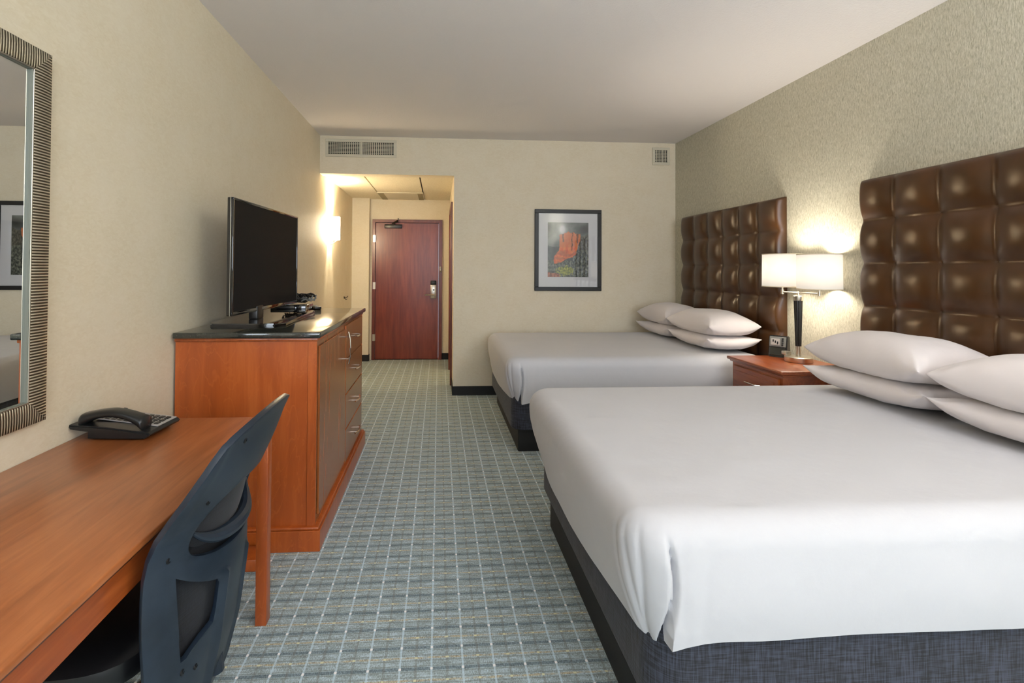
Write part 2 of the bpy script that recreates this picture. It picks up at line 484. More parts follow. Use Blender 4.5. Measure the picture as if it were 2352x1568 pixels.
# access grille in the entry ceiling
r = thing('ceiling_grille', (-.52, 6.95, ZT), 'flat rectangular ceiling grille with dark ends above the entry door', 'ceiling vent')
b = B(); box(b, -.835, -.215, 6.66, 7.31, ZT - .012, ZT - .001, .002, 1); obj('panel', b, M['white'], r, True)
for x0, x1 in ((-.825, -.745), (-.295, -.225)):
    b = B()
    for k in range(14): y = 6.69 + k * .045; box(b, x0, x1, y, y + .030, ZT - .0145, ZT - .0125)
    obj('slot_row', b, M['slot'], r, True, False)

# sconce on the entry's left wall
SY, SZ = 5.80, 1.80
r = thing('wall_sconce', (XL, SY, SZ - .2), 'lit frosted half-round wall sconce on the left wall of the entry', 'wall lamp')
b = B()
def sc(u, v):
    a = -pi / 2 + pi * u
    return (XL + .018 + .098 * cos(a), SY + .075 * sin(a), SZ - .132 + .264 * v)
grid(b, 28, 10, sc); obj('glass_shade', b, M['sconce'], r, True)
b = B(); box(b, XL, XL + .016, SY - .035, SY + .035, SZ - .11, SZ + .11, .003); obj('back_plate', b, M['nickel'], r, True)
b = B(); tube(b, [(XL + .012, SY, SZ - .19), (XL + .05, SY, SZ - .165), (XL + .09, SY, SZ - .135)], .005, 8)
tube(b, [(XL + .012, SY, SZ - .10), (XL + .012, SY, SZ - .20)], .006, 8)
obj('bracket', b, M['nickel'], r, True)
b = B(); lathe(b, [(.012, -.05), (.017, -.04), (.017, .04), (.008, .05)], (XL + .06, SY, SZ), 14); obj('bulb', b, M['bulb'], r, True)
# wall hook further along
r = thing('wall_hook', (XL, 6.70, .93), 'small dark metal hook on the left wall beyond the dresser', 'hook')
b = B(); lathe(b, [(.016, 0), (.016, .006), (.006, .009)], (XL, 6.70, .955), 14, 'x'); obj('rosette', b, M['stain'], r, True)
b = B(); tube(b, [(XL + .006, 6.70, .955), (XL + .04, 6.70, .955), (XL + .052, 6.70, .975)], .005, 8)
tube(b, [(XL + .006, 6.70, .95), (XL + .03, 6.70, .925), (XL + .042, 6.70, .935)], .005, 8); obj('prong', b, M['stain'], r, True)
# light switch in profile by the entry door
r = thing('light_switch', (XO, 7.25, 1.15), 'cream light switch in profile on the right wall beside the entry door', 'light switch')
b = B(); box(b, XO - .006, XO, 7.21, 7.29, 1.14, 1.26, .002, 1); obj('face_plate', b, M['cream'], r, True)
b = B(); box(b, XO - .018, XO - .006, 7.243, 7.257, 1.185, 1.21, .002, 1); obj('toggle', b, M['cream'], r, True)

# ------------------------------------------------------------------ framed photograph on the back wall
def picture():
    x0, x1, z0, z1 = 1.028, 1.760, 1.113, 1.992
    r = thing('framed_picture', ((x0 + x1) / 2, YB, z0), 'black framed photograph of an orange rock butte on the back wall', 'picture')
    b = B(); w = .042; yf = YB - .028
    for q in ((x0, x1, z1 - w, z1), (x0, x1, z0, z0 + w), (x0, x0 + w, z0 + w, z1 - w), (x1 - w, x1, z0 + w, z1 - w)):
        box(b, q[0], q[1], yf, YB - .001, q[2], q[3], .003, 1)
    obj('frame', b, M['frame'], r, True)
    px0, px1 = x0 + (x1 - x0) * .196, x0 + (x1 - x0) * .806
    pz1, pz0 = z1 - (z1 - z0) * .160, z1 - (z1 - z0) * .832
    b = B()
    y = YB - .014
    for q in ((x0 + w, x1 - w, pz1, z1 - w), (x0 + w, x1 - w, z0 + w, pz0), (x0 + w, px0, pz0, pz1), (px1, x1 - w, pz0, pz1)):
        box(b, q[0], q[1], y, y + .003, q[2], q[3])
    obj('mat_board', b, M['matb'], r, True, False)
    # the print
    rock = [(.295, .225), (.40, .20), (.51, .175), (.66, .195), (.81, .215), (.80, .30), (.76, .414), (.72, .50), (.70, .58), (.62, .63), (.5, .66), (.40, .70), (.27, .745), (.17, .757), (.145, .68), (.17, .60), (.28, .52), (.285, .40)]
    def inside(s, t, poly):
        c = False; j = len(poly) - 1
        for i in range(len(poly)):
            if (poly[i][1] > t) != (poly[j][1] > t) and s < (poly[j][0] - poly[i][0]) * (t - poly[i][1]) / (poly[j][1] - poly[i][1]) + poly[i][0]: c = not c
            j = i
        return c
    def fb(s, t, k, seed=0): return noise.fractal(Vector((s * k, t * k, seed)), 1.0, 2.0, 4)
    def mixc(a, c, f): f = max(0, min(1, f)); return tuple(a[i] * (1 - f) + c[i] * f for i in range(3))
    def colr(s, t):
        sn, tn = s + .02 * fb(s, t, 14, 3), t + .02 * fb(s, t, 14, 9)
        c = mixc((92, 98, 94), (150, 154, 148), .5 + .9 * fb(s, t, 4))
        c = mixc(c, (212, 210, 212), 1.3 * exp(-((s - .36) / .10) ** 2 - ((t - .13) / .11) ** 2))
        c = mixc(c, (58, 60, 56), exp(-((s - .02) / .10) ** 2 - ((t - .10) / .14) ** 2) + exp(-((s - .92) / .2) ** 2 - ((t - .12) / .10) ** 2))
        if t > .42 + .03 * sin(9 * s): c = mixc((62, 66, 68), (92, 98, 94), .5 + fb(s, t, 9, 5))
        if (sn > .62 and tn > .24 - .25 * (sn - .8) + .02) or tn > .70:
            g = .5 + 1.1 * fb(s, t, 26, 2)
            c = mixc((44, 50, 44), (138, 140, 122), g)
            if tn < .5: c = mixc(c, (96, 82, 66), .4)
        if inside(sn, tn, rock):
            strata = .5 + .5 * sin(60 * tn + 5 * fb(s, t, 6, 4))
            c = mixc((222, 92, 38), (238, 140, 72), .5 + .8 * fb(s, t, 16, 7))
            if tn < .45: c = mixc(c, (206, 122, 62), .5)
            c = mixc(c, (120, 50, 26), .35 * strata * (tn > .5))
            if abs(sn - .38) < .022 and tn < .36 or abs(sn - .60) < .012 and tn < .5 or (abs(sn - .73) < .02 and tn < .38): c = mixc(c, (70, 36, 22), .7)
        if ((sn - .43) / .21) ** 2 + ((tn - .885) / .085) ** 2 < 1 + .9 * fb(s, t, 22, 8):
            c = mixc((98, 110, 46), (196, 192, 92), .5 + 1.2 * fb(s, t, 30, 1))
        if sn < .30 and tn > .91 + .1 * sn: c = mixc((122, 60, 38), (196, 120, 92), .5 + fb(s, t, 20, 6))
        return srgb(*[max(0, min(255, v)) for v in c])
    NX, NZ = 120, 160
    b = B(); lay = b.loops.layers.float_color.new('print')
    V = [[b.verts.new((px0 + (px1 - px0) * i / NX, YB - .0125, pz1 - (pz1 - pz0) * j / NZ)) for j in range(NZ + 1)] for i in range(NX + 1)]
    cc = [[colr(i / NX, j / NZ) for j in range(NZ + 1)] for i in range(NX + 1)]
    for i in range(NX):
        for j in range(NZ):
            idx = ((i, j), (i, j + 1), (i + 1, j + 1), (i + 1, j))
            f = b.faces.new([V[p][q] for p, q in idx])
            for l, (p, q) in zip(f.loops, idx): l[lay] = cc[p][q]
    obj('photo_print', b, M['print'], r, True, False)
    b = B(); box(b, x0 + w, x1 - w, YB - .018, YB - .0165, z0 + w, z1 - w); obj('glass', b, M['glass'], r, True, False)
picture()

# ------------------------------------------------------------------ mirror on the left wall
def mirror():
    y0, y1, z0, z1 = .70, 1.655, .868, 2.018
    w, th = .066, .030
    xf = XL + th
    r = thing('wall_mirror', (XL, (y0 + y1) / 2, z0), 'tall mirror in ribbed pewter frame on the left wall above the desk', 'mirror')
    # four ribbed sides mitred at the corners
    def side(a0, a1, fixed, sgn, vert, name):
        b = B(); pitch = .0104; n = int((a1 - a0) / pitch) * 4
        secs = [(0.0, .004), (.0, .029), (.03, .031), (.35, .0325), (.65, .0325), (.97, .031), (1.0, .029), (1.0, .012)]
        V = []
        for i in range(n + 1):
            t = a0 + (a1 - a0) * i / n; row = []
            for q, h in secs:
                lim0, lim1 = a0 + w * q, a1 - w * q
                tt = min(max(t, lim0), lim1)
                hh = h
                c = fixed + sgn * w * q
                row.append(b.verts.new((XL + hh - .003, tt, c) if not vert else (XL + hh - .003, c, tt)))
            V.append(row)
        for i in range(n):
            for j in range(len(secs) - 1): b.faces.new((V[i][j], V[i + 1][j], V[i + 1][j + 1], V[i][j + 1]))
        bmesh.ops.remove_doubles(b, verts=b.verts, dist=1e-6)
        bmesh.ops.recalc_face_normals(b, faces=b.faces)
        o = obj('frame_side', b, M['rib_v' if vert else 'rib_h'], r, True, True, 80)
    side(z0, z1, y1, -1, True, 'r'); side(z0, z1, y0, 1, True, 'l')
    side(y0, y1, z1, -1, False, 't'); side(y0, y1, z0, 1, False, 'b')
    iy0, iy1, iz0, iz1 = y0 + w, y1 - w, z0 + w, z1 - w
    b = B(); l = .006
    for q in ((iy0, iy1, iz1 - l, iz1), (iy0, iy1, iz0, iz0 + l), (iy0, iy0 + l, iz0, iz1), (iy1 - l, iy1, iz0, iz1)):
        box(b, XL + .002, XL + .024, q[0], q[1], q[2], q[3], .002, 1)
    obj('inner_lip', b, M['lip'], r, True)
    b = B(); l = .0045
    for q in ((iy0, iy1, iz1 - l, iz1), (iy0, iy1, iz0, iz0 + l), (iy0, iy0 + l, iz0 + l, iz1 - l), (iy1 - l, iy1, iz0 + l, iz1 - l)):
        box(b, XL + .0245, XL + .0275, q[0], q[1], q[2], q[3], .001, 1)
    obj('bright_bead', b, M['silver'], r, True)
    # bevelled glass, turned very slightly in its frame
    def mx(y): return XL + .0155 + MIRROR_TILT * (iy1 - y)
    b = B(); bw = .007
    o = [(iy0, iz0), (iy1, iz0), (iy1, iz1), (iy0, iz1)]
    i_ = [(iy0 + bw, iz0 + bw), (iy1 - bw, iz0 + bw), (iy1 - bw, iz1 - bw), (iy0 + bw, iz1 - bw)]
    vo = [b.verts.new((mx(p[0]) - .0007, p[0], p[1])) for p in o]; vi = [b.verts.new((mx(p[0]), p[0], p[1])) for p in i_]
    b.faces.new(vi)
    for k in range(4): b.faces.new((vo[k], vo[(k + 1) % 4], vi[(k + 1) % 4], vi[k]))
    g = obj('mirror_glass', b, M['mirror'], r, True, False)
    return r
MIRROR_TILT = 0.0157
mirror()

# ------------------------------------------------------------------ dresser
def dresser():
    x0, x1, y0, y1 = XL + .012, -.585, 2.445, 3.86
    r = thing('dresser', ((x0 + x1) / 2, (y0 + y1) / 2, 0), 'tall orange-brown wooden dresser with black granite top under the television', 'dresser')
    b = B(); box(b, x0, x1 - .02, y0 + .006, y1 - .006, .10, 1.0); obj('body', b, M['cherry'], r, True, False)
    for ya, yb in ((y0, y0 + .010), (y1 - .010, y1)):
        b = B(); box(b, x1 - .042, x1, ya, yb, .11, 1.0, .002, 1)
        obj('corner_stile', b, M['cherry'], r, True)
    b = B()
    box(b, x0, x1 + .028, y0 - .022, y1 + .022, 0, .098, .002, 1)
    box(b, x0, x1 + .020, y0 - .016, y1 + .016, .098, .112, .005, 3)
    obj('plinth', b, M['cherry'], r, True)
    b = B(); box(b, x0, x1 + .006, y0 - .008, y1 + .008, .995, 1.012, .005, 2); obj('cornice', b, M['cherryx'], r, True)
    b = B(); box(b, x0, x1 + .022, y0 - .026, y1 + .03, 1.012, 1.04, .006, 3); obj('granite_top', b, M['granite'], r, True)
    # front
    b = B(); box(b, x1 - .02, x1 - .004, y0 + .010, y1 - .006, .11, .995); obj('face_frame', b, M['front'], r, True, False)
    b = B(); box(b, x1 - .004, x1 + .006, y0 + .045, 3.165, .145, .965, .002, 1); d = obj('door', b, M['front'], r, True)
    b = B(); x = x1 + .006
    tube(b, [(x, 3.105, .925), (x + .03, 3.105, .925)], .0045, 8); tube(b, [(x, 3.105, .79), (x + .03, 3.105, .79)], .0045, 8)
    tube(b, [(x + .026, 3.105, .76), (x + .036, 3.105, .80), (x + .038, 3.105, .857), (x + .036, 3.105, .915), (x + .026, 3.105, .955)], .0055, 8)
    obj('handle', b, M['chrome'], d, True)
    for z0, z1 in ((.775, .985), (.555, .768), (.335, .548), (.125, .328)):
        b = B(); box(b, x1 - .004, x1 + .006, 3.175, y1 - .03, z0, z1, .002, 1); d = obj('drawer', b, M['front'], r, True)
        zc = (z0 + z1) / 2 + .005; yc = 3.50
        b = B()
        for yy in (yc - .05, yc + .05): tube(b, [(x, yy, zc), (x + .028, yy, zc)], .004, 8)
        tube(b, [(x + .022, yc - .085, zc), (x + .034, yc - .045, zc), (x + .036, yc, zc), (x + .034, yc + .045, zc), (x + .022, yc + .085, zc)], .005, 8)
        obj('handle', b, M['chrome'], d, True)
dresser()

# ------------------------------------------------------------------ television
def tv():
    z0, z1, zb = 1.105, 1.70, 1.04
    ya, yb = 2.545, 3.505
    L = yb - ya
    r = thing('television', (-1.0, (ya + yb) / 2, zb), 'black flat screen television standing on the dresser', 'television', 0)
    rot = Matrix.Translation((-1.0, (ya + yb) / 2, 0)) @ Matrix.Rotation(math.radians(-3.0), 4, 'Z') @ Matrix.Translation((1.0, -(ya + yb) / 2, 0))
    b = B(); box(b, -1.030, -1.008, ya, yb, z0, z1, .005, 3, rot)
    box(b, -1.070, -1.026, ya + .12, yb - .12, z0 + .05, z1 - .12, .015, 2, rot); obj('casing', b, M['gloss'], r, True)
    b = B(); w = .014
    for q in ((ya, yb, z1 - w, z1), (ya, yb, z0, z0 + w * 1.5), (ya, ya + w, z0, z1), (yb - w, yb, z0, z1)):
        box(b, -1.009, -.999, q[0], q[1], q[2], q[3], .003, 2, rot)
    obj('bezel', b, M['gloss'], r, True)
    b = B(); l = .003
    for q in ((ya - .002, yb + .002, z1 - .001, z1 + .002), (ya - .002, yb + .002, z0 - .002, z0 + .001), (ya - .003, ya, z0, z1), (yb, yb + .003, z0, z1)):
        box(b, -1.0125, -1.0105, q[0], q[1], q[2], q[3], .001, 1, rot)
    obj('metal_trim', b, M['silver'], r, True)
    b = B(); box(b, -1.007, -1.003, ya + w, yb - w, z0 + w * 1.5, z1 - w, 0, 1, rot); obj('screen', b, M['screen'], r, True, False)
    b = B(); box(b, -1.055, -1.005, 2.84, 2.94, zb + .018, z0 + .03, .008, 2); obj('neck', b, M['black'], r, True)
    b = B(); P = [(-1.20, 2.70), (-1.16, 2.62), (-.845, 2.62), (-.80, 2.67), (-.835, 3.43), (-.89, 3.50), (-1.15, 3.50), (-1.20, 3.44)]
    t = bmesh.new(); prism(t, P, 'z', zb, zb + .020)
    bmesh.ops.bevel(t, geom=[e for e in t.edges], offset=.005, segments=2, affect='EDGES'); merge(b, t)
    obj('base_plate', b, M['gloss'], r, True)
tv()
# cable box with its cables
r = thing('cable_box', (-1.07, 3.62, 1.04), 'low black cable box behind the television on the dresser', 'cable box')
b = B(); box(b, -1.17, -.93, 3.55, 3.76, 1.04, 1.085, .004, 2); obj('casing', b, M['gloss'], r, True)
b = B()
for k in range(5): box(b, -.931, -.928, 3.57 + k * .035, 3.59 + k * .035, 1.052, 1.066, .001, 1)
obj('front_button', b, M['silver'], r, True)
r = thing('cable_bundle', (-1.0, 3.66, 1.085), 'tangle of black cables heaped on the cable box by the television', 'cables')
for c_, m_ in ((7, 'black'), (3, 'grey')):
    for q in range(c_):
        rr = random.Random(q * 7 + c_); pts = []
        cx, cy = -1.00 + rr.uniform(-.06, .07), 3.68 + rr.uniform(-.07, .09); ra = rr.uniform(.045, .085)
        for k in range(22):
            a = k * .55 + q
            pts.append((cx + ra * cos(a) * rr.uniform(.85, 1.1), cy + ra * .8 * sin(a), 1.096 + .045 * rr.random() + .005 * q))
        b = B(); tube(b, pts, .0048, 6); obj('cable', b, M[m_], r, True)
r = thing('remote_control', (-.93, 3.83, 1.04), 'small dark remote control lying at the far end of the cable box', 'remote control', .5)
b = B(); box(b, -.025, .025, -.08, .08, .0, .02, .006, 2); obj('body', b, M['black'], r)
b = B()
for i in range(3):
    for j in range(6): box(b, -.016 + i * .012, -.008 + i * .012, -.06 + j * .02, -.05 + j * .02, .02, .0225)
obj('keypad', b, M['grey'], r, smooth=False)

# ------------------------------------------------------------------ desk
def desk():
    x0, x1, y0, y1, zt = XL + .004, -.637, .42, 2.03, .7575
    r = thing('desk', ((x0 + x1) / 2, (y0 + y1) / 2, 0), 'long orange-brown wooden writing desk against the left wall', 'desk')
    b = B(); box(b, x0, x1, y0, y1, zt - .018, zt, .004, 3); dt = obj('desktop', b, M['cherryh'], r, True)
    b = B(); box(b, x0, x1 - .014, y0 + .012, y1 - .012, zt - .034, zt - .018, .004, 2); obj('edge_moulding', b, M['edge'], dt, True)
    b = B(); box(b, x1 - .045, x1 - .022, y0 + .06, y1 - .11, zt - .108, zt - .030, .002, 1)
    box(b, x0, x1 - .05, y1 - .13, y1 - .108, zt - .108, zt - .030, .002, 1)
    box(b, x0, x1 - .05, y0 + .05, y0 + .072, zt - .108, zt - .030, .002, 1)
    obj('apron', b, M['cherryx'], r, True)
    for x, y in ((-.682, 1.935), (-1.235, 1.935), (-.682, .50), (-1.235, .50)):
        b = B(); box(b, x, x + .042, y, y + .045, 0, zt - .03, .004, 2); obj('leg', b, M['cherry'], r, True)
desk()
r = thing('wooden_block', (-.78, 2.30, 0), 'low reddish wooden block on the carpet against the dresser plinth behind the desk leg', 'wooden block')
b = B(); box(b, -.96, -.80, 2.28, 2.40, 0, .052, .004, 2); obj('block', b, M['cherry'], r, True)
for bmn in [o for o in bpy.data.objects if o.name == 'block']:      # single-mesh thing: keep one object only
    bmn.parent = None; bmn.location = r.location
    for k in ('label', 'category'): bmn[k] = r[k]
    bpy.data.objects.remove(r); bmn.name = 'wooden_block'

# ------------------------------------------------------------------ telephone
def phone():
    zt = .7575
    r = thing('telephone', (-1.10, 1.86, zt), 'black corded desk telephone with grey keypad on the desk', 'telephone', math.radians(-4))
    # local: x along handset, y depth
    b = B(); prof = [(-.085, .006), (-.085, .028), (-.145, .036), (-.15, .043), (-.148, .052), (-.02, .044), (.12, .028), (.128, .020), (.122, .012), (.09, .006)]
    t = bmesh.new(); prism(t, prof, 'y', -.085, .095)
    bmesh.ops.bevel(t, geom=[e for e in t.edges if abs(e.verts[0].co.y - e.verts[1].co.y) < 1e-6], offset=.004, segments=2, affect='EDGES'); merge(b, t)
    box(b, -.080, .10, -.07, .08, 0, .012, .003, 1)
    body = obj('base', b, M['phone'], r)
    b = B()
    rows = 14; V = []
    def hs(u, v):
        x = -.125 + .225 * u; e = abs(2 * u - 1)
        z = .062 + .028 * (1 - e ** 2.4) - .012 * (u > .5) * (u - .5) * 2
        ww = .027 + .006 * e ** 3; hh = .014 + .013 * e ** 4
        endf = max(0.0, 1 - max(0, (e - .92) / .08) ** 2) ** .5 if e > .92 else 1
        a = 2 * pi * v
        ca, sa = cos(a), sin(a)
        return (x, -.050 + ww * endf * (abs(ca) ** .7) * (1 if ca > 0 else -1), z + hh * endf * (abs(sa) ** .8) * (1 if sa > 0 else -1) - .004)
    grid(b, 40, 24, lambda u, v: hs(u, v)); bmesh.ops.remove_doubles(b, verts=b.verts, dist=1e-5)
    bmesh.ops.recalc_face_normals(b, faces=b.faces)
    obj('handset', b, M['phone'], r, angle=80)
    sl = math.atan2(.016, .14)
    mt = Matrix.Translation((.03, .03, .0405)) @ Matrix.Rotation(sl, 4, 'Y')
    b = B(); box(b, -.145, .088, -.052, .058, -.0012, .0012, 0, 1, mt); obj('face_plate', b, M['keys'], r)
    b = B()
    for i in range(4):
        for j in range(3): box(b, .0 + i * .021, .015 + i * .021, -.04 + j * .030, -.018 + j * .030, .0012, .0045, .001, 1, mt)
    for i in range(5): box(b, -.13 + i * .022, -.115 + i * .022, -.045, .05, .0012, .003, .0008, 1, mt)
    obj('keypad', b, M['phone'], r)
    b = B(); pts = []
    for k in range(160):
        t = k / 159; a = k * .95
        cx = -.135 + .10 * t; cy = -.02 + .10 * sin(pi * t); 
        pts.append((cx, cy + .005 * cos(a) + .02, .050 + .02 * sin(pi * t) * .2 + .005 * sin(a)))
    tube(b, pts, .0017, 5); obj('coiled_cord', b, M['phone'], r)
phone()

# ------------------------------------------------------------------ desk chair
def chair():
    def tab(T, z):
        if z <= T[0][0]: return T[0][1]
        for (a, p), (c, q) in zip(T, T[1:]):
            if z <= c:
                f = (z - a) / (c - a); return p + (q - p) * f
        return T[-1][1]
    def smooth_tab(T, z, h=.022): return sum(tab(T, z + d * h) * w for d, w in ((-1, .15), (-.5, .22), (0, .26), (.5, .22), (1, .15)))
    XE = [(.2, -.66), (.3, -.632), (.42, -.625), (.6, -.628), (.68, -.626), (.73, -.615), (.765, -.598), (.84, -.543), (.9, -.500), (.96, -.467), (1.0, -.447)]
    SG = [(.2, .04), (.3, .055), (.42, .078), (.6, .105), (.7, .100), (.76, .09), (.8, .075), (.87, .055), (.97, .02)]
    HW = [(.2, .15), (.3, .20), (.42, .228), (.55, .24), (.75, .24), (.97, .24)]
    YC = 1.35
    def surf(u, z, off=0.0):
        x = smooth_tab(XE, z) + smooth_tab(SG, z) * (1 - u * u) + off
        return Vector((x, YC + u * smooth_tab(HW, z), z))
    r = thing('office_chair', (-.85, YC, 0), 'dark blue-black plastic backed office chair pushed up to the desk', 'office chair')
    # shell outline in (u,z)
    out = []
    top = lambda u: .957 + .034 * (1 - u * u) - .012 * abs(u) ** 8
    N = 40
    for i in range(N + 1): u = -.93 + 1.86 * i / N; out.append((u, top(u)))
    out += [(.985, .925), (1, .90)]
    for z in [.84 - .04 * k for k in range(13)]: out.append((1, z))
    out += [(.97, .32), (.85, .285), (.6, .265), (.3, .258), (0, .256), (-.3, .258), (-.6, .265), (-.85, .285), (-.97, .32)]
    for z in [.36 + .04 * k for k in range(13)]: out.append((-1, z))
    out += [(-1, .90), (-.985, .925)]
    hole = []
    def cat(P, n=6):
        R = []
        m = len(P)
        for i in range(m):
            p0, p1, p2, p3 = P[i - 1], P[i], P[(i + 1) % m], P[(i + 2) % m]
            for k in range(n):
                t = k / n
                R.append(tuple(.5 * ((2 * p1[j]) + (-p0[j] + p2[j]) * t + (2 * p0[j] - 5 * p1[j] + 4 * p2[j] - p3[j]) * t * t + (-p0[j] + 3 * p1[j] - 3 * p2[j] + p3[j]) * t ** 3) for j in (0, 1)))
        return R
    h1 = cat([(-.70, .735), (-.58, .79), (-.32, .818), (0, .825), (.32, .818), (.58, .79), (.70, .735), (.66, .69), (.45, .665), (.18, .655), (-.18, .655), (-.45, .665), (-.66, .69)])
    def win(s):
        P = [(-.78, .655), (-.70, .637), (-.60, .620), (-.48, .603), (-.37, .592), (-.335, .58), (-.335, .52), (-.36, .485), (-.50, .475), (-.66, .452), (-.715, .452), (-.735, .50), (-.765, .60)]
        return [(s * u, z) for u, z in (P if s > 0 else reversed(P))]
    holes = [h1, win(1), win(-1)]
    pts, edges = [], []
    for loop in [out] + holes:
        s = len(pts); n = len(loop); pts += [Vector((u * .24, z)) for u, z in loop]
        edges += [(s + i, s + (i + 1) % n) for i in range(n)]
    def inp(p, poly):
        c = False; j = len(poly) - 1
        for i in range(len(poly)):
            if (poly[i][1] > p[1]) != (poly[j][1] > p[1]) and p[0] < (poly[j][0] - poly[i][0]) * (p[1] - poly[i][1]) / (poly[j][1] - poly[i][1]) + poly[i][0]: c = not c
            j = i
        return c
    loops = [[(u * .24, z) for u, z in l] for l in [out] + holes]
    st = .011
    for i in range(-24, 25):
        for j in range(0, 72):
            p = (i * st * .95, .25 + j * st)
            if inp(p, loops[0]) and not any(inp(p, l) for l in loops[1:]):
                if min((q[0] - p[0]) ** 2 + (q[1] - p[1]) ** 2 for l in loops for q in l) > (.006) ** 2: pts.append(Vector(p))
    vs, es, fs, _, _, _ = geometry.delaunay_2d_cdt(pts, edges, [], 0, 1e-6)
    def shell(mb, off, thick, keep):
        V = [mb.verts.new(surf(v.x / .24, v.y, off)) for v in vs]
        for f in fs:
            c = (sum(vs[i].x for i in f) / len(f), sum(vs[i].y for i in f) / len(f))
            if keep(c):
                try: mb.faces.new([V[i] for i in f])
                except ValueError: pass
        bmesh.ops.delete(mb, geom=[v for v in mb.verts if not v.link_faces], context='VERTS')
        bmesh.ops.recalc_face_normals(mb, faces=mb.faces)
    b = B(); shell(b, 0, .012, lambda c: inp(c, loops[0]) and not any(inp(c, l) for l in loops[1:]))
    # raised ridge round the outside and dimples of the screws
    for v in b.verts:
        u = (v.co.y - YC) / smooth_tab(HW, v.co.z); z = v.co.z
        e = max(0, 1 - abs(abs(u) - .90) / .06) ** 2
        v.co.x += .003 * e
        if z < .6 and abs(u) < .34: v.co.x += .010 * max(0, 1 - abs(abs(u) - .27) / .06)
        # panel crease where the handle band begins
        g = exp(-((z - (.80 - .05 * abs(u))) / .006) ** 2) * max(0, abs(u) - .45) * 2
        v.co.x -= .003 * g
    o = obj('back_shell', b, M['chair'], r, True, True, 50)
    md = o.modifiers.new('thick', 'SOLIDIFY'); md.thickness = .014; md.offset = 0
    md = o.modifiers.new('soft', 'BEVEL'); md.width = .003; md.segments = 2; md.limit_method = 'ANGLE'; md.angle_limit = math.radians(50)
    # screws
    for u, z in ((-.61, .945), (-.72, .815), (-.86, .705), (.72, .815), (.86, .705), (-.70, .425), (-.55, .41)):
        c = surf(u, z, .006); b = B(); lathe(b, [(.008, -.001), (.008, .002), (.004, .0035), (.004, .001)], c, 14, 'x'); obj('screw', b, M['black'], r, True)
    # mesh fabric on the sitter's side
    b = B()
    grid(b, 30, 44, lambda u, v: surf((-1 + 2 * u) * .84, .34 + .50 * v, -.022 - .012 * cos((u - .5) * pi)))
    o = obj('backrest_mesh', b, M['mesh'], r, True)
    md = o.modifiers.new('thick', 'SOLIDIFY'); md.thickness = .006
    # lumbar pad with its curved rail seen through the upper hole
    b = B()
    def pad(u, v):
        uu = (-1 + 2 * u) * .66; zz = .735 + (v - .5) * .12 * (1 - (2 * u - 1) ** 4) ** .5 if abs(2 * u - 1) < 1 else .735
        p = surf(uu, zz, -.022 + .012 * sin(pi * v)); return p
    grid(b, 36, 12, pad); bmesh.ops.remove_doubles(b, verts=b.verts, dist=1e-5)
    obj('lumbar_pad', b, M['mesh'], r, True)
    b = B(); P = []
    for k in range(41):
        u = -.64 + 1.28 * k / 40; P.append(surf(u, .700 + .035 * (u / .64) ** 4 - .012 * (1 - (u / .64) ** 2), -.006 + .010 * (1 - (u / .64) ** 2)))
    tube(b, P, [.004 + .014 * (1 - abs(k / 20 - 1) ** 3) for k in range(41)], 10); obj('lumbar_rail', b, M['chair'], r, True)
    # seat, post and five star base under the desk
    b = B()
    def seat(u, v):
        a = 2 * pi * u; ca, sa = cos(a), sin(a)
        R = (abs(ca) ** 4 + abs(sa) ** 4) ** -.25
        k, h = [(0, -.045), (.85, -.045), (.97, -.03), (1, -.005), (.98, .018), (.9, .032), (.6, .038), (.3, .034), (0, .032)][min(8, int(round(v * 8)))]
        return (-.89 + .235 * R * ca * k, YC + .235 * R * sa * k, .455 + h)
    grid(b, 56, 9, seat, True); bmesh.ops.remove_doubles(b, verts=b.verts, dist=1e-5); bmesh.ops.recalc_face_normals(b, faces=b.faces)
    obj('seat', b, M['black'], r, True)
    b = B(); box(b, -.99, -.79, YC - .09, YC + .09, .365, .412, .01, 2); obj('tilt_mechanism', b, M['black'], r, True)
    b = B(); tube(b, [(-.80, YC, .39), (-.66, YC, .375), (-.60, YC, .36), (-.575, YC, .335), (-.572, YC, .30)], .020, 10); obj('back_bracket', b, M['chair'], r, True)
    b = B(); lathe(b, [(.028, .10), (.028, .24), (.018, .24), (.018, .37)], (-.89, YC, 0), 20); obj('gas_column', b, M['black'], r, True)
    for k in range(5):
        a = k * 2 * pi / 5 + .3; c, s_ = cos(a), sin(a)
        b = B(); tube(b, [(-.89 + .02 * c, YC + .02 * s_, .115), (-.89 + .16 * c, YC + .16 * s_, .10), (-.89 + .27 * c, YC + .27 * s_, .075)], [.028, .022, .015], 8)
        lg = obj('base_leg', b, M['black'], r, True)
        b = B(); cx, cy = -.89 + .27 * c, YC + .27 * s_
        mt = Matrix.Translation((cx, cy, .028)) @ Matrix.Rotation(a + .6, 4, 'Z')
        t = bmesh.new(); lathe(t, [(.028, -.022), (.028, -.006), (.018, -.006), (.018, .006), (.028, .006), (.028, .022)], (0, 0, 0), 20, 'y'); merge(b, t, mt)
        tube(b, [(cx, cy, .03), (cx, cy, .075)], .007, 8); obj('caster', b, M['black'], lg, True)
chair()

# ------------------------------------------------------------------ beds
def noise3(x, y, z, k): return noise.noise(Vector((x * k, y * k, z * k)))

